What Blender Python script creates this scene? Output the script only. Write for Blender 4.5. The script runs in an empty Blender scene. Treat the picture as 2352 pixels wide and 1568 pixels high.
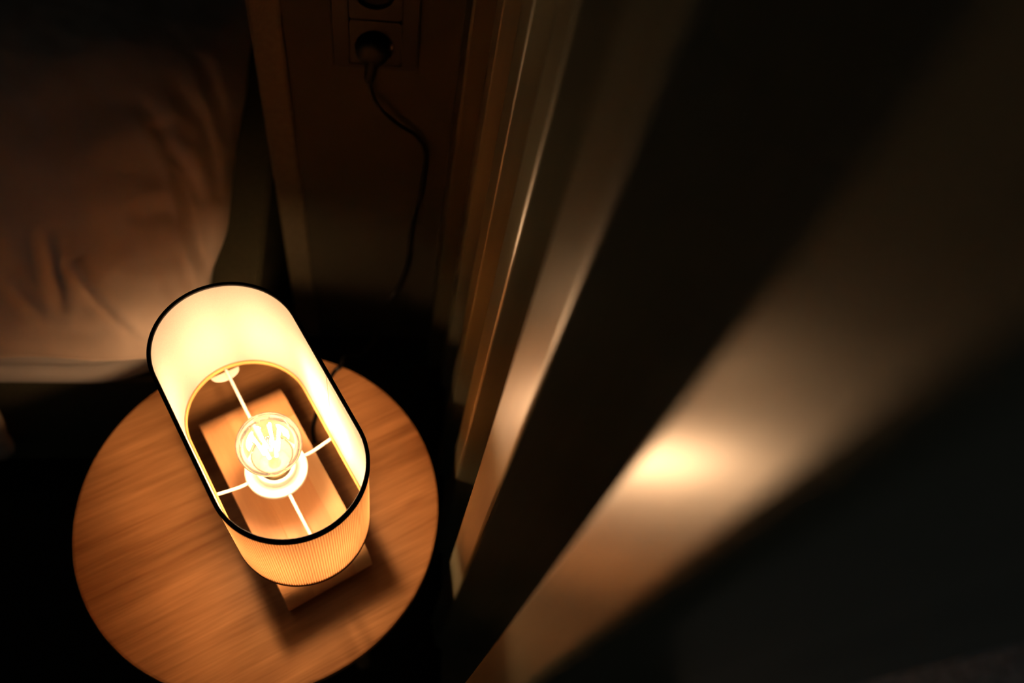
import bpy, math, random
from mathutils import Vector, Matrix, noise

sc = bpy.context.scene
col = sc.collection
random.seed(7)

# ------------------------------------------------------------------ camera
FPX, W_PX, H_PX = 1880.0, 2352.0, 1568.0
NADIR = (860.32, 1836.92)            # image point straight below the lens
YAW = math.radians(18.0)             # the back wall runs along world x
CAM_Z = 1.305
d = Vector((NADIR[0] - W_PX / 2, NADIR[1] - H_PX / 2, FPX)).normalized()
up = -d
fwd = Vector((0, 0, 1))
wy = (fwd - up * fwd.dot(up)).normalized()
wx = wy.cross(up)
rows = Matrix((wx, wy, up))
rz = Matrix.Rotation(-YAW, 3, 'Z')
e = rz @ rows
right, down, look = e.col[0], e.col[1], e.col[2]
cam_data = bpy.data.cameras.new('camera')
cam = bpy.data.objects.new('camera', cam_data)
col.objects.link(cam)
m = Matrix.Identity(4)
for r in range(3):
    m[r][0], m[r][1], m[r][2] = right[r], -down[r], -look[r]
m[2][3] = CAM_Z
cam.matrix_world = m
cam_data.sensor_width = 36.0
cam_data.lens = 36.0 * FPX / W_PX
cam_data.clip_start = 0.005
cam_data.dof.use_dof = True
cam_data.dof.focus_distance = 0.695
cam_data.dof.aperture_fstop = 2.8
sc.camera = cam

# ------------------------------------------------------------------ world and exposure
world = bpy.data.worlds.new('night')
sc.world = world
world.use_nodes = True
bg = world.node_tree.nodes['Background']
bg.inputs[0].default_value = (0.93, 1.0, 0.97, 1)
bg.inputs[1].default_value = 0.016
vs = sc.view_settings
vs.view_transform = 'Standard'
vs.look = 'None'
vs.gamma = 1.0
vs.use_curve_mapping = False
vs.exposure = 0.0
LAMP_L = 420.0                       # radiance of the bulb's filaments, used in the lamp's builder
LAMP_COL = (1.0, 0.585, 0.30)

# ------------------------------------------------------------------ helpers
ORIGIN = {}


def link(o, parent=None):
    col.objects.link(o)
    if parent is not None:
        o.parent = parent
    return o


def tag(o, label=None, cat=None, group=None, kind=None):
    if label:
        o['label'] = label
    if cat:
        o['category'] = cat
    if group:
        o['group'] = group
    if kind:
        o['kind'] = kind
    return o


def empty(name, loc):
    o = bpy.data.objects.new(name, None)
    o.empty_display_size = 0.05
    o.location = loc
    link(o)
    ORIGIN[o.name] = Vector(loc)
    return o


def mesh(name, verts, faces, mat, parent=None, smooth=False, bevel=0.0, seg=2):
    """verts are world coordinates; they are stored relative to the parent's origin"""
    off = ORIGIN.get(parent.name, Vector((0, 0, 0))) if parent else Vector((0, 0, 0))
    me = bpy.data.meshes.new(name)
    me.from_pydata([tuple(Vector(v) - off) for v in verts], [], faces)
    me.validate()
    me.update()
    me.materials.append(mat)
    if smooth:
        for p in me.polygons:
            p.use_smooth = True
    o = bpy.data.objects.new(name, me)
    link(o, parent)
    ORIGIN[o.name] = off
    if bevel:
        b = o.modifiers.new('bevel', 'BEVEL')
        b.width = bevel
        b.segments = seg
        b.limit_method = 'ANGLE'
    return o


def box(x0, x1, y0, y1, z0, z1):
    v = [(x, y, z) for z in (z0, z1) for x, y in ((x0, y0), (x1, y0), (x1, y1), (x0, y1))]
    f = [(3, 2, 1, 0), (4, 5, 6, 7), (0, 1, 5, 4), (1, 2, 6, 5), (2, 3, 7, 6), (3, 0, 4, 7)]
    return v, f


def loops(rings, closed=False, caps=(False, False)):
    """join equal-length rings of points; closed joins the last to the first"""
    n = len(rings[0])
    v = [p for r in rings for p in r]
    f = []
    m_ = len(rings)
    for i in range(m_ if closed else m_ - 1):
        a, b = i * n, ((i + 1) % m_) * n
        for j in range(n):
            k = (j + 1) % n
            f.append((a + j, a + k, b + k, b + j))
    if caps[0]:
        f.append(tuple(reversed(range(n))))
    if caps[1]:
        f.append(tuple(range((m_ - 1) * n, m_ * n)))
    return v, f


def lathe(cx, cy, prof, n=48, caps=(False, False)):
    rings = []
    for r, z in prof:
        rings.append([(cx + r * math.cos(2 * math.pi * i / n), cy + r * math.sin(2 * math.pi * i / n), z) for i in range(n)])
    return loops(rings, caps=caps)


def spline(pts, sub=8):
    out = []
    P = [Vector(p) for p in pts]
    for i in range(len(P) - 1):
        p0 = P[max(i - 1, 0)]
        p1, p2 = P[i], P[i + 1]
        p3 = P[min(i + 2, len(P) - 1)]
        for k in range(sub):
            t = k / sub
            out.append(0.5 * ((2 * p1) + (p2 - p0) * t + (2 * p0 - 5 * p1 + 4 * p2 - p3) * t * t + (3 * p1 - p0 - 3 * p2 + p3) * t ** 3))
    out.append(P[-1])
    return out


def tube(path, r, n=10):
    rings = []
    ref = Vector((0.31, 0.2, 0.93))
    for i, p in enumerate(path):
        t = (path[min(i + 1, len(path) - 1)] - path[max(i - 1, 0)]).normalized()
        a = t.cross(ref).normalized()
        b = t.cross(a)
        rad = r[i] if isinstance(r, (list, tuple)) else r
        rings.append([tuple(p + rad * (a * math.cos(2 * math.pi * j / n) + b * math.sin(2 * math.pi * j / n))) for j in range(n)])
    return loops(rings, caps=(True, True))


# ------------------------------------------------------------------ materials
def new_mat(name):
    mt = bpy.data.materials.new(name)
    mt.use_nodes = True
    nt = mt.node_tree
    b = nt.nodes['Principled BSDF']
    return mt, nt, b


def node(nt, kind, **kw):
    n = nt.nodes.new(kind)
    for k, v in kw.items():
        if k in n.inputs:
            n.inputs[k].default_value = v
        else:
            setattr(n, k, v)
    return n


def coords(nt, scale=(1, 1, 1), rot=(0, 0, 0), which='Object'):
    tc = node(nt, 'ShaderNodeTexCoord')
    mp = node(nt, 'ShaderNodeMapping')
    mp.inputs['Scale'].default_value = scale
    mp.inputs['Rotation'].default_value = rot
    nt.links.new(tc.outputs[which], mp.inputs['Vector'])
    return mp.outputs['Vector']


def ramp(nt, src, stops):
    r = node(nt, 'ShaderNodeValToRGB')
    el = r.color_ramp.elements
    el[0].position, el[0].color = stops[0][0], (*stops[0][1], 1)
    el[1].position, el[1].color = stops[-1][0], (*stops[-1][1], 1)
    for p, c in stops[1:-1]:
        x = el.new(p)
        x.color = (*c, 1)
    nt.links.new(src, r.inputs[0])
    return r.outputs[0]


def bump(nt, b, src, strength, dist=0.001):
    n = node(nt, 'ShaderNodeBump')
    n.inputs['Strength'].default_value = strength
    n.inputs['Distance'].default_value = dist
    nt.links.new(src, n.inputs['Height'])
    nt.links.new(n.outputs[0], b.inputs['Normal'])


def plain(name, c, rough=0.6, spec=0.4, noise_amt=0.12, nscale=60.0, bump_s=0.0, bump_d=0.0005, bscale=400.0):
    mt, nt, b = new_mat(name)
    v = coords(nt)
    n = node(nt, 'ShaderNodeTexNoise', Scale=nscale, Detail=4.0)
    nt.links.new(v, n.inputs['Vector'])
    lo = tuple(x * (1 - noise_amt) for x in c)
    hi = tuple(min(1, x * (1 + noise_amt)) for x in c)
    nt.links.new(ramp(nt, n.outputs['Fac'], [(0.3, lo), (0.7, hi)]), b.inputs['Base Color'])
    b.inputs['Roughness'].default_value = rough
    b.inputs['Specular IOR Level'].default_value = spec
    if bump_s:
        n2 = node(nt, 'ShaderNodeTexNoise', Scale=bscale, Detail=3.0)
        nt.links.new(v, n2.inputs['Vector'])
        bump(nt, b, n2.outputs['Fac'], bump_s, bump_d)
    return mt


def wood(name, dark, light, rot, along=3.0, across=70.0, rough=0.4, knots=True, spec=0.35, lam=0.0):
    mt, nt, b = new_mat(name)
    v = coords(nt, (along, across, across), (0, 0, rot))
    # Mapping rotates before scaling only for POINT order scale>rot; use two nodes
    tc = node(nt, 'ShaderNodeTexCoord')
    m1 = node(nt, 'ShaderNodeMapping')
    m1.inputs['Rotation'].default_value = (0, 0, -rot)
    nt.links.new(tc.outputs['Object'], m1.inputs['Vector'])
    m2 = node(nt, 'ShaderNodeMapping')
    m2.inputs['Scale'].default_value = (along, across, across)
    nt.links.new(m1.outputs[0], m2.inputs['Vector'])
    n = node(nt, 'ShaderNodeTexNoise', Scale=1.0, Detail=5.0, Roughness=0.6)
    nt.links.new(m2.outputs[0], n.inputs['Vector'])
    m3 = node(nt, 'ShaderNodeMapping')
    m3.inputs['Scale'].default_value = (along * 5, across * 6, across * 6)
    nt.links.new(m1.outputs[0], m3.inputs['Vector'])
    n3 = node(nt, 'ShaderNodeTexNoise', Scale=1.0, Detail=2.0)
    nt.links.new(m3.outputs[0], n3.inputs['Vector'])
    mixv = node(nt, 'ShaderNodeMix', data_type='FLOAT')
    mixv.inputs[0].default_value = 0.35
    nt.links.new(n.outputs['Fac'], mixv.inputs[2])
    nt.links.new(n3.outputs['Fac'], mixv.inputs[3])
    mid = tuple((a + c) / 2 for a, c in zip(dark, light))
    cl = ramp(nt, mixv.outputs[0], [(0.32, dark), (0.5, mid), (0.68, light)])
    if knots:
        m4 = node(nt, 'ShaderNodeMapping')
        m4.inputs['Scale'].default_value = (7, 22, 22)
        nt.links.new(m1.outputs[0], m4.inputs['Vector'])
        vo = node(nt, 'ShaderNodeTexVoronoi', Scale=1.0)
        nt.links.new(m4.outputs[0], vo.inputs['Vector'])
        kr = ramp(nt, vo.outputs['Distance'], [(0.0, (0.62, 0.55, 0.5)), (0.16, (1, 1, 1))])
        mx = node(nt, 'ShaderNodeMix', data_type='RGBA', blend_type='MULTIPLY')
        mx.inputs[0].default_value = 0.8
        nt.links.new(cl, mx.inputs[6])
        nt.links.new(kr, mx.inputs[7])
        cl = mx.outputs[2]
    nt.links.new(cl, b.inputs['Base Color'])
    b.inputs['Roughness'].default_value = rough
    b.inputs['Specular IOR Level'].default_value = spec
    bump(nt, b, mixv.outputs[0], 0.08, 0.0006)
    return mt


def translucent(name, refl, trans, fac, ribs=False):
    mt = bpy.data.materials.new(name)
    mt.use_nodes = True
    nt = mt.node_tree
    nt.nodes.remove(nt.nodes['Principled BSDF'])
    out = nt.nodes['Material Output']
    v = coords(nt)
    n = node(nt, 'ShaderNodeTexNoise', Scale=900.0, Detail=2.0)
    nt.links.new(v, n.inputs['Vector'])
    a = node(nt, 'ShaderNodeBsdfDiffuse')
    nt.links.new(ramp(nt, n.outputs['Fac'], [(0.3, tuple(x * 0.93 for x in refl)), (0.7, refl)]), a.inputs['Color'])
    t = node(nt, 'ShaderNodeBsdfTranslucent')
    nt.links.new(ramp(nt, n.outputs['Fac'], [(0.3, tuple(x * 0.9 for x in trans)), (0.7, trans)]), t.inputs['Color'])
    if ribs:                            # thick yarns let less light through than the gaps between them
        at = node(nt, 'ShaderNodeAttribute', attribute_name='rib')
        rc = ramp(nt, at.outputs['Fac'], [(0.1, tuple(x * 1.1 for x in trans)), (0.9, tuple(x * y for x, y in zip(trans, (0.62, 0.5, 0.42))))])
        nt.links.new(rc, t.inputs['Color'])
    mx = node(nt, 'ShaderNodeMixShader')
    mx.inputs[0].default_value = fac
    nt.links.new(a.outputs[0], mx.inputs[1])
    nt.links.new(t.outputs[0], mx.inputs[2])
    nt.links.new(mx.outputs[0], out.inputs['Surface'])
    return mt


GRAIN = math.radians(27)
AX = math.radians(118.79)            # the lamp's long axis
M = {}
M['bamboo'] = wood('bamboo', (0.25, 0.108, 0.036), (0.48, 0.24, 0.094), GRAIN, 4.0, 75.0, 0.42)
M['bamboo_leg'] = wood('bamboo_leg', (0.40, 0.20, 0.08), (0.60, 0.33, 0.15), math.radians(90), 4.0, 75.0, 0.45, knots=False)
M['beech'] = wood('beech', (0.52, 0.25, 0.10), (0.60, 0.31, 0.13), AX, 6.0, 60.0, 0.45, knots=False)
M['beech_mid'] = wood('beech_mid', (0.56, 0.28, 0.115), (0.64, 0.34, 0.15), AX, 6.0, 60.0, 0.45, knots=False)
M['beech_pale'] = wood('beech_pale', (0.62, 0.36, 0.165), (0.68, 0.41, 0.20), AX, 6.0, 60.0, 0.45, knots=False)
M['liner'] = translucent('shade_liner', (0.74, 0.73, 0.71), (0.84, 0.73, 0.58), 0.55)
M['fabric'] = translucent('shade_fabric', (0.62, 0.44, 0.28), (0.95, 0.62, 0.36), 0.74, ribs=True)
M['hem'] = translucent('shade_hem', (0.62, 0.40, 0.14), (0.6, 0.4, 0.15), 0.3)
M['black_trim'] = plain('black_trim', (0.012, 0.010, 0.009), 0.7, 0.2)
M['brown_trim'] = plain('brown_trim', (0.10, 0.045, 0.022), 0.8, 0.2)
M['white_metal'] = plain('white_metal', (0.62, 0.60, 0.57), 0.4, 0.4, 0.03)
M['white_plastic'] = plain('white_plastic', (0.62, 0.60, 0.56), 0.35, 0.4, 0.03)
M['brass'] = plain('brass', (0.55, 0.42, 0.2), 0.35, 0.5, 0.05)
M['cable'] = plain('cable', (0.008, 0.008, 0.008), 0.28, 0.5)
M['plug'] = plain('plug', (0.004, 0.004, 0.004), 0.5, 0.35)
M['outlet'] = plain('outlet', (0.022, 0.021, 0.018), 0.5, 0.35)
M['outlet_hole'] = plain('outlet_hole', (0.008, 0.008, 0.008), 0.6, 0.3)
M['metal'] = plain('metal', (0.5, 0.48, 0.44), 0.3, 0.6)
M['pillow'] = plain('pillow_cotton', (0.86, 0.71, 0.58), 0.9, 0.1, 0.05, 25.0, 0.25, 0.0004, 1200.0)
M['sheet'] = plain('sheet_cotton', (0.66, 0.60, 0.54), 0.9, 0.1, 0.04, 20.0, 0.2, 0.0004, 900.0)
M['bed_fabric'] = plain('bed_base_fabric', (0.090, 0.086, 0.050), 0.9, 0.1, 0.2, 300.0, 0.4, 0.0008, 700.0)
M['headboard'] = plain('headboard_leather', (0.13, 0.11, 0.066), 0.6, 0.3, 0.12, 120.0, 0.6, 0.0012, 350.0)
M['blanket'] = plain('blanket', (0.62, 0.48, 0.34), 0.95, 0.1, 0.15, 60.0, 0.5, 0.001, 300.0)
M['wall'] = plain('wall_paint', (0.064, 0.059, 0.038), 0.75, 0.2, 0.08, 9.0, 0.15, 0.0005, 250.0)
M['ceiling'] = plain('ceiling_paint', (0.20, 0.19, 0.17), 0.9, 0.1, 0.03, 5.0)
M['trim'] = plain('trim_paint', (0.09, 0.08, 0.042), 0.5, 0.4, 0.08, 12.0)
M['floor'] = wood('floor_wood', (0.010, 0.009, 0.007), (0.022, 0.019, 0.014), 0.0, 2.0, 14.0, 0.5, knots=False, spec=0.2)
M['rug'] = plain('rug', (0.80, 0.80, 0.82), 0.95, 0.05, 0.2, 40.0, 0.6, 0.002, 300.0)
M['leg_metal'] = plain('leg_metal', (0.02, 0.02, 0.02), 0.5, 0.4)


def slat_material():
    mt, nt, b = new_mat('slat_lacquer')
    v = coords(nt, (60, 60, 2.0))
    n = node(nt, 'ShaderNodeTexNoise', Scale=1.0, Detail=5.0)
    nt.links.new(v, n.inputs['Vector'])
    nt.links.new(ramp(nt, n.outputs['Fac'], [(0.3, (0.170, 0.168, 0.108)), (0.7, (0.225, 0.22, 0.148))]), b.inputs['Base Color'])
    b.inputs['Roughness'].default_value = 0.29
    b.inputs['Specular IOR Level'].default_value = 0.64
    bump(nt, b, n.outputs['Fac'], 0.06, 0.0006)
    return mt


M['slat'] = slat_material()


def glass_material():
    mt = bpy.data.materials.new('bulb_glass')
    mt.use_nodes = True
    nt = mt.node_tree
    nt.nodes.remove(nt.nodes['Principled BSDF'])
    out = nt.nodes['Material Output']
    v = coords(nt)
    n = node(nt, 'ShaderNodeTexNoise', Scale=900.0, Detail=2.0)
    nt.links.new(v, n.inputs['Vector'])
    tr = node(nt, 'ShaderNodeBsdfTransparent')
    tr.inputs[0].default_value = (1, 0.99, 0.97, 1)
    tl = node(nt, 'ShaderNodeBsdfTranslucent')
    tl.inputs[0].default_value = (0.95, 0.93, 0.9, 1)
    gl = node(nt, 'ShaderNodeBsdfGlossy')
    gl.inputs['Roughness'].default_value = 0.05
    m1 = node(nt, 'ShaderNodeMixShader')
    nt.links.new(ramp(nt, n.outputs['Fac'], [(0.35, (0.006, 0.006, 0.006)), (0.7, (0.018, 0.018, 0.018))]), m1.inputs[0])
    nt.links.new(tr.outputs[0], m1.inputs[1])
    nt.links.new(tl.outputs[0], m1.inputs[2])
    fr = node(nt, 'ShaderNodeFresnel', IOR=1.3)
    m2 = node(nt, 'ShaderNodeMixShader')
    nt.links.new(fr.outputs[0], m2.inputs[0])
    nt.links.new(m1.outputs[0], m2.inputs[1])
    nt.links.new(gl.outputs[0], m2.inputs[2])
    nt.links.new(m2.outputs[0], out.inputs['Surface'])
    return mt


M['glass'] = glass_material()


def emit_material(name, c, s):
    mt = bpy.data.materials.new(name)
    mt.use_nodes = True
    nt = mt.node_tree
    nt.nodes.remove(nt.nodes['Principled BSDF'])
    em = node(nt, 'ShaderNodeEmission')
    em.inputs[0].default_value = (*c, 1)
    em.inputs[1].default_value = s
    nt.links.new(em.outputs[0], nt.nodes['Material Output'].inputs['Surface'])
    return mt


M['filament'] = emit_material('filament', LAMP_COL, LAMP_L)

# ------------------------------------------------------------------ the room
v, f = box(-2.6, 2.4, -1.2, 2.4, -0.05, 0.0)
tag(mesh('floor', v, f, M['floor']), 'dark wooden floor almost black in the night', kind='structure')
WALL_Y = 0.729
v, f = box(-0.111, 1.6, WALL_Y, 2.4, 0.0, 2.5)
tag(mesh('wall_back', v, f, M['wall']), 'dark brown painted wall carrying the socket', kind='structure')
v, f = box(-2.6, -0.111, 2.25, 2.4, 0.0, 2.5)
tag(mesh('wall_far', v, f, M['wall']), 'dark wall on the far side of the bed', kind='structure')
v, f = box(-2.6, 2.4, -1.2, 2.4, 2.5, 2.55)
tag(mesh('ceiling', v, f, M['ceiling']), 'plain ceiling', kind='structure')
v, f = box(0.080, 0.118, 0.668, WALL_Y - 0.0005, 0.0, 2.4)
tag(mesh('trim_1', v, f, M['trim'], bevel=0.003), 'olive painted post between back wall and slats', kind='structure')

# ------------------------------------------------------------------ slatted divider on the right
TX0, TM, DEPTH = 0.076, 0.04, 0.150
div = empty('slat_divider', (0.18, 0.33, 0.0))
tag(div, 'tall divider of upright lacquered slats to the right of the round table', 'room divider')
for yf, yn, c in ((0.662, 0.615, 0.002), (0.504, 0.4556, 0.002), (0.376, 0.329, 0.003), (0.2328, 0.190, 0.005), (0.091, 0.041, 0.009)):
    dx, dy = DEPTH, -DEPTH * TM
    a = Vector((TX0 + TM * yf - (0.0065 if 0.2 < yf < 0.3 else 0.0), yf))   # one board sits slightly twisted
    b = Vector((TX0 + TM * yn, yn))
    poly = []
    for q, sg in ((a, 1), (b, -1)):     # rounded long edges on the room side
        for k in range(6):
            t = math.radians(90 * k / 5)
            if sg > 0:
                cf = min(c, 0.004)
                poly.append((q.x + cf * (1 - math.sin(t)), q.y - cf * (1 - math.cos(t))))
            else:
                poly.append((q.x + c * (1 - math.cos(t)), q.y + c * (1 - math.sin(t))))
    poly += [(b.x + dx, b.y + dy), (a.x + dx, a.y + dy)]
    v = [(x, y, 0.035) for x, y in poly] + [(x, y, 2.36) for x, y in poly]
    n = len(poly)
    f = [(i, (i + 1) % n, n + (i + 1) % n, n + i) for i in range(n)] + [tuple(reversed(range(n))), tuple(range(n, 2 * n))]
    mesh('slat', v, f, M['slat'], div)
for z0, z1, nm in ((0.0, 0.035, 'bottom_rail'), (2.36, 2.40, 'top_rail')):
    pl = [(TX0 + 0.662 * TM + 0.01, 0.662), (TX0 + 0.01, -0.02), (TX0 + 0.145, -0.026), (TX0 + 0.662 * TM + 0.145, 0.656)]
    v = [(x, y, z0) for x, y in pl] + [(x, y, z1) for x, y in pl]
    f = [(0, 3, 2, 1), (4, 5, 6, 7), (0, 1, 5, 4), (1, 2, 6, 5), (2, 3, 7, 6), (3, 0, 4, 7)]
    mesh(nm, v, f, M['slat'], div)

# ------------------------------------------------------------------ bed
bed = empty('bed', (-1.2, 1.2, 0.0))
tag(bed, 'bed with white sheeted mattress, dark upholstered base and padded headboard', 'bed')


def rrect(x0, x1, y0, y1, r, z, inset=0.0, n=14):
    x0, x1, y0, y1 = x0 + inset, x1 - inset, y0 + inset, y1 - inset
    r = max(0.01, r - inset)
    pts = []
    for cx, cy, a0 in ((x1 - r, y0 + r, -90), (x1 - r, y1 - r, 0), (x0 + r, y1 - r, 90), (x0 + r, y0 + r, 180)):
        for i in range(n + 1):
            a = math.radians(a0 + 90 * i / n)
            pts.append((cx + r * math.cos(a), cy + r * math.sin(a), z))
    return pts


rings = [rrect(-2.2, -0.175, 0.499, 1.95, 0.02, z, i) for i, z in ((0.006, 0.0), (0, 0.006), (0, 0.276), (0.006, 0.2828))]
v, f = loops(rings, caps=(True, True))
mesh('base', v, f, M['bed_fabric'], bed)
prof = ((0.05, 0.2625), (0.018, 0.264), (0.006, 0.271), (0.001, 0.282), (0.0, 0.294), (0.004, 0.308), (0.011, 0.316), (0.008, 0.323),
        (0.006, 0.334), (0.010, 0.346), (0.020, 0.357), (0.036, 0.364), (0.08, 0.366))
rings = [rrect(-2.2, -0.236, 0.486, 1.95, 0.13, 0.2835 + (z - 0.2625) * 0.855, i) for i, z in prof]
v, f = loops(rings, caps=(True, True))
mesh('mattress', v, f, M['sheet'], bed, smooth=True)
v, f = box(-0.1466, -0.1115, WALL_Y - 0.003, 2.2, 0.0, 1.15)
mesh('headboard', v, f, M['headboard'], bed, bevel=0.004)


# pillow
def seg_dist(p, a, b):
    ab = b - a
    t = max(0.0, min(1.0, (p - a).dot(ab) / ab.length_squared))
    return (p - a - ab * t).length, t


CREASES = [
    # polyline in plan, groove width, groove depth, step (height gained on the left of the line, walking along it)
    ([(-0.262, 0.705), (-0.2480, 0.662), (-0.2370, 0.620), (-0.2240, 0.588), (-0.2180, 0.558)], 0.005, 0.006, -0.015),
    ([(-0.3690, 0.571), (-0.3380, 0.536), (-0.3100, 0.512), (-0.2880, 0.495), (-0.270, 0.484)], 0.005, 0.007, 0.014),
    ([(-0.3960, 0.606), (-0.3850, 0.564), (-0.3740, 0.530)], 0.007, 0.0065, 0.003),
    ([(-0.439, 0.560), (-0.415, 0.536), (-0.392, 0.515), (-0.362, 0.503), (-0.332, 0.495)], 0.006, 0.004, 0.004),
    ([(-0.2410, 0.815), (-0.2270, 0.758), (-0.2170, 0.700)], 0.007, 0.006, 0.0),
    ([(-0.2850, 0.762), (-0.2580, 0.722), (-0.2380, 0.690)], 0.009, 0.006, 0.004),
    ([(-0.2520, 0.905), (-0.2260, 0.845), (-0.2150, 0.800)], 0.009, 0.006, 0.0),
    ([(-0.2880, 0.640), (-0.2680, 0.655), (-0.2510, 0.640)], 0.010, 0.004, 0.0),
    ([(-0.335, 0.640), (-0.310, 0.600), (-0.300, 0.560)], 0.016, 0.002, 0.0),
    ([(-0.455, 0.630), (-0.435, 0.600), (-0.425, 0.575)], 0.012, 0.003, 0.0),
    ([(-0.275, 0.85), (-0.250, 0.80), (-0.240, 0.76)], 0.010, 0.005, 0.0),
    ([(-0.310, 0.80), (-0.285, 0.77), (-0.262, 0.76)], 0.012, 0.004, 0.0),
]
CREASES = [([Vector(p) for p in pl], w, dp, st) for pl, w, dp, st in CREASES]


def build_pillow():
    x0, x1, y0, y1 = -0.70, -0.205, 0.471, 1.16
    zs, zb = 0.392, 0.3735
    nu, nv = 190, 230
    top, bot = [], []

    def sp(i, n):                       # denser near the edges
        t = i / n
        return t

    for j in range(nv + 1):
        for i in range(nu + 1):
            s = 1 - 2 * sp(i, nu)
            t = -1 + 2 * sp(j, nv)
            # plan outline: slightly pinched sides, wavy seam
            bx = 1 - 0.030 * (1 - t * t) * 0 - 0.02 * abs(t) ** 6
            by = 1 - 0.02 * abs(s) ** 6
            x = (x0 + x1) / 2 + s * bx * (x1 - x0) / 2
            y = (y0 + y1) / 2 + t * by * (y1 - y0) / 2
            wob = noise.noise(Vector((x * 9, y * 9, 1.7)))
            edge = max(abs(s), abs(t)) ** 8
            if s > 0:                   # the head-end side is drawn in near the front corner
                k_ = max(0.0, min(1.0, (0.68 - y) / 0.09))
                x -= 0.010 * k_ * k_ * (3 - 2 * k_) * s ** 6
            x += 0.006 * wob * edge
            y += 0.007 * noise.noise(Vector((x * 11, y * 7, 5.1))) * edge
            g = max(0.0, 1 - abs(s) ** 3.2) ** 0.5 * max(0.0, 1 - abs(t) ** 2.0) ** 1.2
            z = zs + 0.102 * g
            p = Vector((x, y))
            fade = min(1.0, g * 3.5)
            dz = 0.0
            for pl, w, dp, st in CREASES:
                best = 9
                tt = 0
                side = 1.0
                for a in range(len(pl) - 1):
                    dd, tl = seg_dist(p, pl[a], pl[a + 1])
                    if dd < best:
                        best, tt = dd, (a + tl) / (len(pl) - 1)
                        ab, ap = pl[a + 1] - pl[a], p - pl[a]
                        side = 1.0 if ab.x * ap.y - ab.y * ap.x > 0 else -1.0
                if best < 10 * w:
                    amp = 0.35 + 0.65 * math.sin(math.pi * min(1, max(0, tt)) * 0.9 + 0.15)
                    q = best / w
                    dz += dp * amp * (-math.exp(-q * q) + 0.45 * math.exp(-((q - 2.1) ** 2) / 1.2))
                    along = math.sin(math.pi * min(1, max(0, tt))) ** 0.6
                    dz += st * along * (1 if side > 0 else 0) * min(1.0, q / 1.5) * math.exp(-(q / 6.0) ** 2)
            dz += 0.006 * noise.noise(Vector((x * 10, y * 10, 0.3))) + 0.0022 * noise.noise(Vector((x * 32 + y * 9, y * 26, 2.2)))
            # stitched hem line near the front edge
            hs = abs(y - (0.503 + 0.004 * math.sin(x * 18)))
            dz -= 0.0012 * math.exp(-(hs / 0.0022) ** 2)
            z += dz * fade
            border = i in (0, nu) or j in (0, nv)
            if border:
                z = zs + 0.006 * wob
            top.append((x, y, max(z, zb + 0.006)))
            gb = max(0.0, 1 - abs(s) ** 6) ** 0.5 * max(0.0, 1 - abs(t) ** 6) ** 0.5
            bot.append((x, y, z if border else zs + 0.004 * wob - (zs - zb) * gb))
    n = nu + 1
    verts = list(top)
    idx = {}
    for j in range(nv + 1):
        for i in range(nu + 1):
            q = j * n + i
            if i in (0, nu) or j in (0, nv):
                idx[q] = q
            else:
                idx[q] = len(verts)
                verts.append(bot[q])
    faces = []
    for j in range(nv):
        for i in range(nu):
            a, b, c, d_ = j * n + i, j * n + i + 1, (j + 1) * n + i + 1, (j + 1) * n + i
            faces.append((a, d_, c, b))
            faces.append((idx[a], idx[b], idx[c], idx[d_]))
    return mesh('pillow', verts, faces, M['pillow'], smooth=True)


tag(build_pillow(), 'wrinkled beige cotton pillow lying at the head of the bed', 'pillow')


# corner of the blanket that hangs over the side of the bed
def build_blanket():
    edge = [(0.366, -0.74), (0.34, -0.70), (0.30, -0.56), (0.271, -0.490), (0.22, -0.497), (0.165, -0.507), (0.135, -0.511), (0.11, -0.517), (0.085, -0.538), (0.062, -0.56)]
    path = [(0.70, 0.392), (0.60, 0.390), (0.53, 0.384), (0.492, 0.376), (0.480, 0.357)]     # (y, z) over the bed
    path += [(0.475 - 0.002 * (k % 2), 0.33 - 0.27 * k / 12) for k in range(13)]
    nx = 40
    front, back = [], []
    for y, z in path:
        xr = None
        for k in range(len(edge) - 1):
            z1, x1 = edge[k]
            z2, x2 = edge[k + 1]
            if z2 <= z <= z1:
                xr = x1 + (x2 - x1) * (z1 - z) / (z1 - z2)
        if xr is None:
            xr = -0.74
        for i in range(nx + 1):
            x = xr - i / nx * 0.75
            wv = 0.006 * math.sin(x * 55 + z * 9) + 0.004 * noise.noise(Vector((x * 20, z * 20, 3)))
            front.append((x, y - abs(wv) - 0.002, z + (0.004 * noise.noise(Vector((x * 14, y * 14, 0))) if y > 0.49 else 0)))
            back.append((x, y - abs(wv) + 0.004, z - (0.008 if y > 0.49 else 0.0)))
    n = nx + 1
    verts = front + back
    o = len(front)
    faces = []
    R_ = len(path)
    for j in range(R_ - 1):
        for i in range(nx):
            a, b, c, d_ = j * n + i, j * n + i + 1, (j + 1) * n + i + 1, (j + 1) * n + i
            faces.append((a, d_, c, b))
            faces.append((o + a, o + b, o + c, o + d_))
        a, d_ = j * n, (j + 1) * n
        faces.append((a, o + a, o + d_, d_))
        a, d_ = j * n + nx, (j + 1) * n + nx
        faces.append((a, d_, o + d_, o + a))
    for i in range(nx):
        faces.append((i, i + 1, o + i + 1, o + i))
        q = (R_ - 1) * n
        faces.append((q + i, o + q + i, o + q + i + 1, q + i + 1))
    return mesh('blanket', verts, faces, M['blanket'], smooth=True)


tag(build_blanket(), 'brownish blanket corner hanging over the side of the bed', 'blanket')

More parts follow.
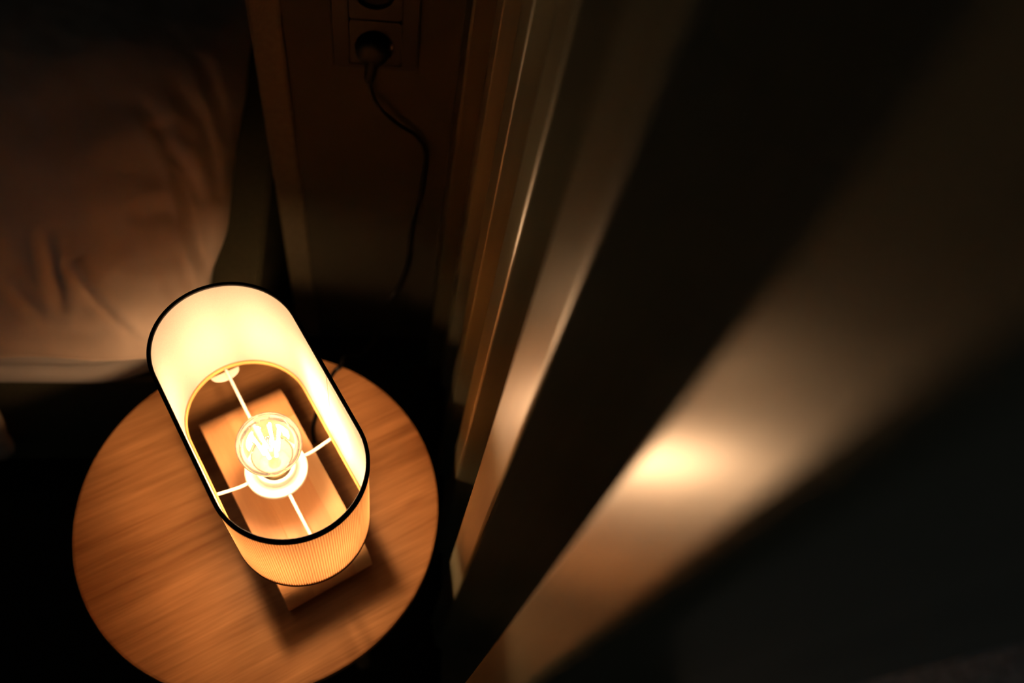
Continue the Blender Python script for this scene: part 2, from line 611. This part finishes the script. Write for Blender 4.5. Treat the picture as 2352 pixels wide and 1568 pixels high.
# ------------------------------------------------------------------ round bedside table
TC, TR, TZ = (-0.12636, 0.28693), 0.19207, 0.405
table = empty('side_table', (TC[0], TC[1], 0.0))
tag(table, 'low round bamboo bedside table under the lit lamp', 'table')
v, f = lathe(TC[0], TC[1], [(TR - 0.006, TZ - 0.020), (TR - 0.001, TZ - 0.018), (TR, TZ - 0.014), (TR, TZ - 0.0025), (TR - 0.0008, TZ - 0.0006), (TR - 0.003, TZ)], 128, (True, True))
mesh('tabletop', v, f, M['bamboo'], table)
for k in range(4):
    a = math.radians(45 + 90 * k)
    ca, sa = math.cos(a), math.sin(a)
    p0 = Vector((TC[0] + 0.115 * ca, TC[1] + 0.115 * sa, TZ - 0.02))
    p1 = Vector((TC[0] + 0.15 * ca, TC[1] + 0.15 * sa, 0.0))
    rings = []
    for p, r in ((p0, 0.016), (p0.lerp(p1, 0.5), 0.0145), (p1, 0.011)):
        rings.append([(p.x + r * math.cos(2 * math.pi * j / 16), p.y + r * math.sin(2 * math.pi * j / 16), p.z) for j in range(16)])
    v, f = loops(rings, caps=(True, True))
    mesh('leg', v, f, M['bamboo_leg'], table, smooth=False)
v, f = lathe(TC[0], TC[1], [(0.125, TZ - 0.034), (0.132, TZ - 0.034), (0.132, TZ - 0.0201), (0.125, TZ - 0.0201), (0.125, TZ - 0.034)], 64)
mesh('apron_ring', v, f, M['bamboo_leg'], table)

# ------------------------------------------------------------------ table lamp
LC = Vector((-0.10172, 0.29267))
lamp = empty('table_lamp', (LC.x, LC.y, TZ))
tag(lamp, 'lit table lamp with oval fabric shade and wooden block base', 'lamp')
U = Vector((math.cos(AX), math.sin(AX)))
V = Vector((-U.y, U.x))


def lp(u, v_, z):
    q = LC + U * u + V * v_
    return (q.x, q.y, z)


RS, SS = 0.0624, 0.1225
ZB, ZT = TZ + 0.113, TZ + 0.262


def stadium(r, n, rib=0.0, ribs=0, z=0.0):
    per = 2 * SS + 2 * math.pi * r
    pts = []
    for i in range(n):
        t = per * i / n
        if t < SS:
            u, w, nu_, nv_ = -SS / 2 + t, -r, 0, -1
        elif t < SS + math.pi * r:
            a = -math.pi / 2 + (t - SS) / r
            nu_, nv_ = math.cos(a), math.sin(a)
            u, w = SS / 2 + r * nu_, r * nv_
        elif t < 2 * SS + math.pi * r:
            u, w, nu_, nv_ = SS / 2 - (t - SS - math.pi * r), r, 0, 1
        else:
            a = math.pi / 2 + (t - 2 * SS - math.pi * r) / r
            nu_, nv_ = math.cos(a), math.sin(a)
            u, w = -SS / 2 + r * nu_, r * nv_
        o = rib * math.cos(2 * math.pi * ribs * i / n) if ribs else 0.0
        pts.append(lp(u + nu_ * o, w + nv_ * o, z))
    return pts


# wooden block, staves glued side by side, rounded at both short ends
BH, BL, BW = 0.0585, 0.1130, 0.0462


def block_profile(u0, u1):
    """side outline between u0 and u1; the true ends are full half-rounds"""
    r = BH / 2
    pts = []
    if u1 >= BL - 1e-6:
        for i in range(33):
            a = math.radians(-90 + 180 * i / 32)
            pts.append((u1 - r + r * math.cos(a), r + r * math.sin(a)))
    else:
        pts += [(u1, 0.0), (u1, BH)]
    if u0 <= -BL + 1e-6:
        for i in range(33):
            a = math.radians(90 + 180 * i / 32)
            pts.append((u0 + r + r * math.cos(a), r + r * math.sin(a)))
    else:
        pts += [(u0, BH), (u0, 0.0)]
    return pts


def stave(name, u0, u1, v0, v1, mat, parent):
    pr = block_profile(u0, u1)
    n = len(pr)
    vv = [lp(u, v0, TZ + z) for u, z in pr] + [lp(u, v1, TZ + z) for u, z in pr]
    ff = [tuple(range(n)), tuple(reversed(range(n, 2 * n)))] + [(i, n + i, n + (i + 1) % n, (i + 1) % n) for i in range(n)]
    o = mesh(name, vv, ff, mat, parent)
    b = o.modifiers.new('bevel', 'BEVEL')
    b.width = 0.0003
    b.segments = 1
    b.limit_method = 'ANGLE'
    b.angle_limit = math.radians(40)
    return o


base = stave('base', -BL, BL, -0.006, 0.018, M['beech_mid'], lamp)
stave('stave', -BL, BL, 0.018, BW, M['beech'], base)
stave('stave', 0.066, BL, -BW, -0.006, M['beech'], base)
stave('stave', -BL, 0.066, -BW, -0.028, M['beech_pale'], base)
stave('stave', -BL, 0.066, -0.028, -0.006, M['beech_mid'], base)

# shade
zs = [ZB + 0.001, ZB + 0.02, ZB + 0.05, ZB + 0.08, ZB + 0.11, ZT - 0.001]
RIBS, RN = 285, 285 * 6
v, f = loops([stadium(RS, RN, 0.00035, RIBS, z) for z in zs])
shade = mesh('shade', v, f, M['fabric'], lamp, smooth=True)
att = shade.data.attributes.new('rib', 'FLOAT', 'POINT')
att.data.foreach_set('value', [0.5 - 0.5 * math.cos(2 * math.pi * (k % RN) / 6) for k in range(len(v))])
v, f = loops([list(reversed(stadium(RS - 0.0012, 320, z=z))) for z in zs])
mesh('liner', v, f, M['liner'], shade, smooth=True)
prof = [(RS + 0.0008, ZT - 0.0056), (RS + 0.0014, ZT - 0.0050), (RS + 0.0014, ZT + 0.0004), (RS + 0.0004, ZT + 0.0009), (RS - 0.0012, ZT + 0.0009),
        (RS - 0.0020, ZT + 0.0003), (RS - 0.0020, ZT - 0.0012), (RS - 0.0015, ZT - 0.0014)]
v, f = loops([stadium(r, 320, z=z) for r, z in prof], closed=True)
mesh('top_trim', v, f, M['black_trim'], shade, smooth=True)
prof = [(RS + 0.0008, ZB - 0.0008), (RS + 0.0008, ZB + 0.0014), (RS + 0.0004, ZB + 0.0018), (RS + 0.0002, ZB - 0.0008)]
v, f = loops([stadium(r, 320, z=z) for r, z in prof], closed=True)
mesh('bottom_trim', v, f, M['brown_trim'], shade, smooth=True)
prof = [(RS + 0.0001, ZB - 0.0009), (RS - 0.0024, ZB - 0.0009), (RS - 0.0034, ZB + 0.0006), (RS - 0.0032, ZB + 0.0042), (RS - 0.0017, ZB + 0.0052), (RS - 0.0014, ZB + 0.0002)]
v, f = loops([stadium(r, 320, z=z) for r, z in prof], closed=True)
mesh('inner_hem', v, f, M['hem'], shade, smooth=True)

# vertical liner seam (a faint line beside the spoke)
v = [lp(-0.002, -(RS - 0.0017), ZB + 0.004), lp(-0.0008, -(RS - 0.0017), ZB + 0.004), lp(-0.0008, -(RS - 0.0017), ZT - 0.002), lp(-0.002, -(RS - 0.0017), ZT - 0.002)]
v += [lp(-0.002, -(RS - 0.0013), ZB + 0.004), lp(-0.0008, -(RS - 0.0013), ZB + 0.004), lp(-0.0008, -(RS - 0.0013), ZT - 0.002), lp(-0.002, -(RS - 0.0013), ZT - 0.002)]
f = [(0, 1, 2, 3), (7, 6, 5, 4), (0, 4, 5, 1), (1, 5, 6, 2), (2, 6, 7, 3), (3, 7, 4, 0)]
mesh('liner_seam', v, f, M['liner'], shade)

# lampholder with its white ring, and the spider
holder = None
v, f = lathe(LC.x, LC.y, [(0.0065, TZ + BH), (0.0065, TZ + 0.084), (0.0180, TZ + 0.086), (0.0195, TZ + 0.090), (0.0195, TZ + 0.100), (0.0195, TZ + 0.1165), (0.0165, TZ + 0.118), (0.0155, TZ + 0.116), (0.0155, TZ + 0.108)], 48, (True, True))
holder = mesh('lampholder', v, f, M['white_plastic'], lamp, smooth=True)
v, f = lathe(LC.x, LC.y, [(0.0200, TZ + 0.1030), (0.0285, TZ + 0.1010), (0.0302, TZ + 0.1025), (0.0305, TZ + 0.1055), (0.0296, TZ + 0.1075), (0.0282, TZ + 0.1072), (0.0270, TZ + 0.1060), (0.0215, TZ + 0.1085), (0.0197, TZ + 0.1090)], 64)
ring = mesh('shade_ring', v, f, M['white_plastic'], holder, smooth=True)
zr = TZ + 0.1045
zw = ZB + 0.0025
spokes = [[(0.0295, 0, zr), (0.07, 0, zr + 0.001), (SS / 2 + RS - 0.003, 0, zw)],
          [(-0.0295, 0, zr), (-0.07, 0, zr + 0.001), (-(SS / 2 + RS - 0.003), 0, zw)],
          [(0, -0.0295, zr), (-0.001, -0.040, zr + 0.0035), (-0.0005, -(RS - 0.003), zw)],
          [(0, 0.0295, zr), (-0.001, 0.040, zr + 0.0035), (-0.0005, RS - 0.003, zw)]]
for s_ in spokes:
    v, f = tube(spline([Vector(lp(*p)) for p in s_], 8), 0.0017, 10)
    mesh('spoke', v, f, M['white_metal'], holder, smooth=True)
# small white tab where the far spoke meets the rim
tb = []
for i in range(13):
    a = math.pi * i / 12
    tb.append((SS / 2 + RS - 0.0045 - 0.009 * math.sin(a), 0.002 + 0.015 * math.cos(a)))
v = [lp(u, w, ZB - 0.002) for u, w in tb] + [lp(u, w, ZB - 0.0036) for u, w in tb]
n = len(tb)
f = [tuple(reversed(range(n))), tuple(range(n, 2 * n))] + [(i, (i + 1) % n, n + (i + 1) % n, n + i) for i in range(n)]
mesh('tab', v, f, M['white_plastic'], shade)

# the bulb is screwed into the holder and lifts out of it: part of the lit lamp
BZ, BR = TZ + 0.171, 0.0298
prof = [(0.0128, TZ + 0.1085), (0.0128, TZ + 0.1205), (0.0140, TZ + 0.1225)]
v, f = lathe(LC.x, LC.y, prof, 40, (True, True))
bulb = empty('light_bulb', (LC.x, LC.y, TZ + 0.1085))
tag(bulb, 'glowing round filament bulb inside the oval lampshade', 'light bulb')
mesh('screw_cap', v, f, M['brass'], bulb, smooth=True)
prof = [(0.0138, TZ + 0.1212), (0.0150, TZ + 0.128), (0.0180, TZ + 0.138)]
a0 = math.asin((TZ + 0.1475 - BZ) / BR)
for i in range(25):
    a = a0 + (math.pi / 2 - a0) * i / 24
    prof.append((max(BR * math.cos(a), 0.0001), BZ + BR * math.sin(a)))
v, f = lathe(LC.x, LC.y, prof, 64, (False, True))
mesh('glass_globe', v, f, M['glass'], bulb, smooth=True)
v, f = lathe(LC.x, LC.y, [(0.0060, TZ + 0.1215), (0.0045, TZ + 0.133), (0.0030, TZ + 0.143), (0.0018, TZ + 0.150), (0.0016, TZ + 0.186), (0.0003, TZ + 0.187)], 24, (True, True))
mesh('glass_stem', v, f, M['glass'], bulb, smooth=True)
for k in range(6):
    a = math.radians(20 + 60 * k)
    b0 = Vector((LC.x + 0.0065 * math.cos(a), LC.y + 0.0065 * math.sin(a), TZ + 0.152))
    b1 = Vector((LC.x + 0.0110 * math.cos(a), LC.y + 0.0110 * math.sin(a), TZ + 0.193))
    v, f = tube([b0, b1], 0.0013, 6)
    mesh('filament', v, f, M['filament'], bulb)

# ------------------------------------------------------------------ socket, plug, cord
SX, SZ = -0.0134, 0.700
sock = empty('wall_socket', (SX, WALL_Y, 0.634))
tag(sock, 'dark double wall socket plate on the back wall', 'socket')


def plate(x0, x1, z0, z1, y0, y1, r, n=6):
    pts = []
    for cx, cz, a_ in ((x1 - r, z0 + r, -90), (x1 - r, z1 - r, 0), (x0 + r, z1 - r, 90), (x0 + r, z0 + r, 180)):
        for i in range(n + 1):
            a = math.radians(a_ + 90 * i / n)
            pts.append((cx + r * math.cos(a), cz + r * math.sin(a)))
    return pts


def disc_plate(name, x0, x1, z0, z1, yb, yf, r, hole, mat, parent):
    """rounded plate with an optional round well (cx, cz, radius, depth) open to the front"""
    out = []
    hx, hz = (hole[0], hole[1]) if hole else ((x0 + x1) / 2, (z0 + z1) / 2)
    for i in range(64):
        a = 2 * math.pi * (i + 0.5) / 64
        ca, sa = math.cos(a), math.sin(a)
        t = min(((x1 if ca > 0 else x0) - hx) / ca if abs(ca) > 1e-9 else 9, ((z1 if sa > 0 else z0) - hz) / sa if abs(sa) > 1e-9 else 9)
        out.append((hx + t * ca, hz + t * sa))
    n = len(out)
    ring_ = lambda pts, y: [(p[0], y, p[1]) for p in pts]
    rings = [ring_(out, yb), ring_(out, yf + 0.001), ring_([(x0 + (p[0] - x0) * 0.985 + (x1 - x0) * 0.0075, z0 + (p[1] - z0) * 0.985 + (z1 - z0) * 0.0075) for p in out], yf)]
    if hole:
        cx, cz, hr, dep = hole
        circ = []
        for p in out:
            a = math.atan2(p[1] - cz, p[0] - cx)
            circ.append((cx + hr * math.cos(a), cz + hr * math.sin(a)))
        small = [(cx + (p[0] - cx) * 0.96, cz + (p[1] - cz) * 0.96) for p in circ]
        rings += [ring_(circ, yf), ring_(small, yf + dep)]
    v_, f_ = loops(rings, caps=(True, True))
    return mesh(name, v_, f_, mat, parent)


YF = WALL_Y - 0.0085
# frame as four bars so that the inserts sit inside it
X0, X1, Z0, Z1 = SX - 0.0460, SX + 0.0460, 0.634, 0.768
ix0, ix1 = SX - 0.0285, SX + 0.0285
iz0, izm, iz1 = 0.6405, 0.7005, 0.7605
outer = plate(X0, X1, Z0, Z1, 0, 0, 0.004, 11)
inner = plate(ix0, ix1, iz0, iz1, 0, 0, 0.001, 11)
rg = lambda pts, y: [(p[0], y, p[1]) for p in pts]
shr = [(SX + (p[0] - SX) * 0.985, 0.701 + (p[1] - 0.701) * 0.985) for p in outer]
v, f = loops([rg(outer, WALL_Y), rg(outer, YF + 0.001), rg(shr, YF), rg(inner, YF), rg(inner, WALL_Y)], closed=True)
mesh('frame', v, f, M['outlet'], sock)
for cz, za, zb_ in ((0.6655, iz0 + 0.0003, izm - 0.0006), (0.7355, izm + 0.0006, iz1 - 0.0003)):
    ins = disc_plate('insert', ix0 + 0.0004, ix1 - 0.0004, za, zb_, WALL_Y, YF + 0.0006, 0.001, (SX - 0.001, cz, 0.0212, 0.0070), M['outlet'], sock)
    v, f = [], []
    cyl = [(SX - 0.001 + 0.0200 * math.cos(2 * math.pi * i / 40), cz + 0.0200 * math.sin(2 * math.pi * i / 40)) for i in range(40)]
    v, f = loops([[(p[0], WALL_Y - 0.0012, p[1]) for p in cyl], [(p[0], WALL_Y - 0.0022, p[1]) for p in cyl]], caps=(True, True))
    mesh('well_floor', v, f, M['outlet_hole'], ins)
    for sx in (-1, 1):
        v, f = box(SX - 0.001 + sx * 0.0185 - 0.0009, SX - 0.001 + sx * 0.0185 + 0.0009, WALL_Y - 0.0075, WALL_Y - 0.0024, cz - 0.002, cz + 0.002)
        mesh('earth_clip', v, f, M['metal'], ins)

plug = empty('plug', (SX - 0.001, WALL_Y - 0.012, 0.6655))
tag(plug, 'black power plug pushed into the lower hole of the wall socket', 'plug')
rings = []
for r, y in ((0.0175, WALL_Y - 0.0030), (0.0180, WALL_Y - 0.009), (0.0180, WALL_Y - 0.018), (0.0160, WALL_Y - 0.0225), (0.009, WALL_Y - 0.0245)):
    rings.append([(SX - 0.003 + r * math.cos(2 * math.pi * i / 40), y, 0.6655 + r * math.sin(2 * math.pi * i / 40)) for i in range(40)])
v, f = loops(rings, caps=(True, True))
mesh('plug_body', v, f, M['plug'], plug, smooth=True)
nk = spline([(SX - 0.003, WALL_Y - 0.0165, 0.660), (SX - 0.0045, WALL_Y - 0.017, 0.645), (SX - 0.0065, WALL_Y - 0.017, 0.632), (SX - 0.0068, WALL_Y - 0.0165, 0.625)], 4)
v, f = tube(nk, [0.0085 - 0.0035 * i / (len(nk) - 1) for i in range(len(nk))], 14)
mesh('strain_relief', v, f, M['plug'], plug, smooth=True)

path = spline([(SX - 0.0068, WALL_Y - 0.0165, 0.626), (-0.0185, 0.715, 0.609), (-0.0135, 0.716, 0.5894), (-0.0043, 0.713, 0.5771), (0.0168, 0.717, 0.5514), (0.0361, 0.720, 0.5318),
               (0.0481, 0.720, 0.509), (0.0507, 0.720, 0.4803), (0.0461, 0.720, 0.3988), (0.0385, 0.718, 0.3301), (0.0347, 0.712, 0.2571),
               (0.0227, 0.70, 0.2136), (0.0062, 0.68, 0.195), (-0.0053, 0.645, 0.195), (-0.015, 0.60, 0.215), (-0.028, 0.55, 0.27), (-0.040, 0.505, 0.345),
               (-0.0465, 0.4775, 0.398), (-0.0500, 0.4600, 0.4085), (-0.0557, 0.4544, 0.4078), (-0.0628, 0.4415, 0.4076), (-0.0715, 0.415, 0.4076), (-0.0755, 0.3946, 0.4076), (-0.0780, 0.3782, 0.4078), (-0.0745, 0.3600, 0.411)], 8)
v, f = tube(path, 0.0025, 10)
tag(mesh('power_cord', v, f, M['cable'], smooth=True), 'black power cord hanging from the plug along the wall to the lamp', 'cord')

# ------------------------------------------------------------------ grey rug on the floor beyond the divider
nx, ny = 30, 24
v, f = [], []
for zoff in (0.012, 0.001):
    for j in range(ny + 1):
        for i in range(nx + 1):
            x, y = 0.45 + 1.3 * i / nx, -0.9 + 1.35 * j / ny
            v.append((x, y, zoff + (0.003 * (1 + noise.noise(Vector((x * 6, y * 6, 0)))) if zoff > 0.005 else 0)))
n = nx + 1
o = n * (ny + 1)
for j in range(ny):
    for i in range(nx):
        a, b, c, d_ = j * n + i, j * n + i + 1, (j + 1) * n + i + 1, (j + 1) * n + i
        f.append((a, b, c, d_))
        f.append((o + a, o + d_, o + c, o + b))
for i in range(nx):
    f.append((i, o + i, o + i + 1, i + 1))
    q = ny * n
    f.append((q + i, q + i + 1, o + q + i + 1, o + q + i))
for j in range(ny):
    a, b = j * n, (j + 1) * n
    f.append((a, b, o + b, o + a))
    f.append((a + nx, o + a + nx, o + b + nx, b + nx))
tag(mesh('rug', v, f, M['rug'], smooth=True), 'grey woven rug on the dark floor beyond the slats', 'rug')
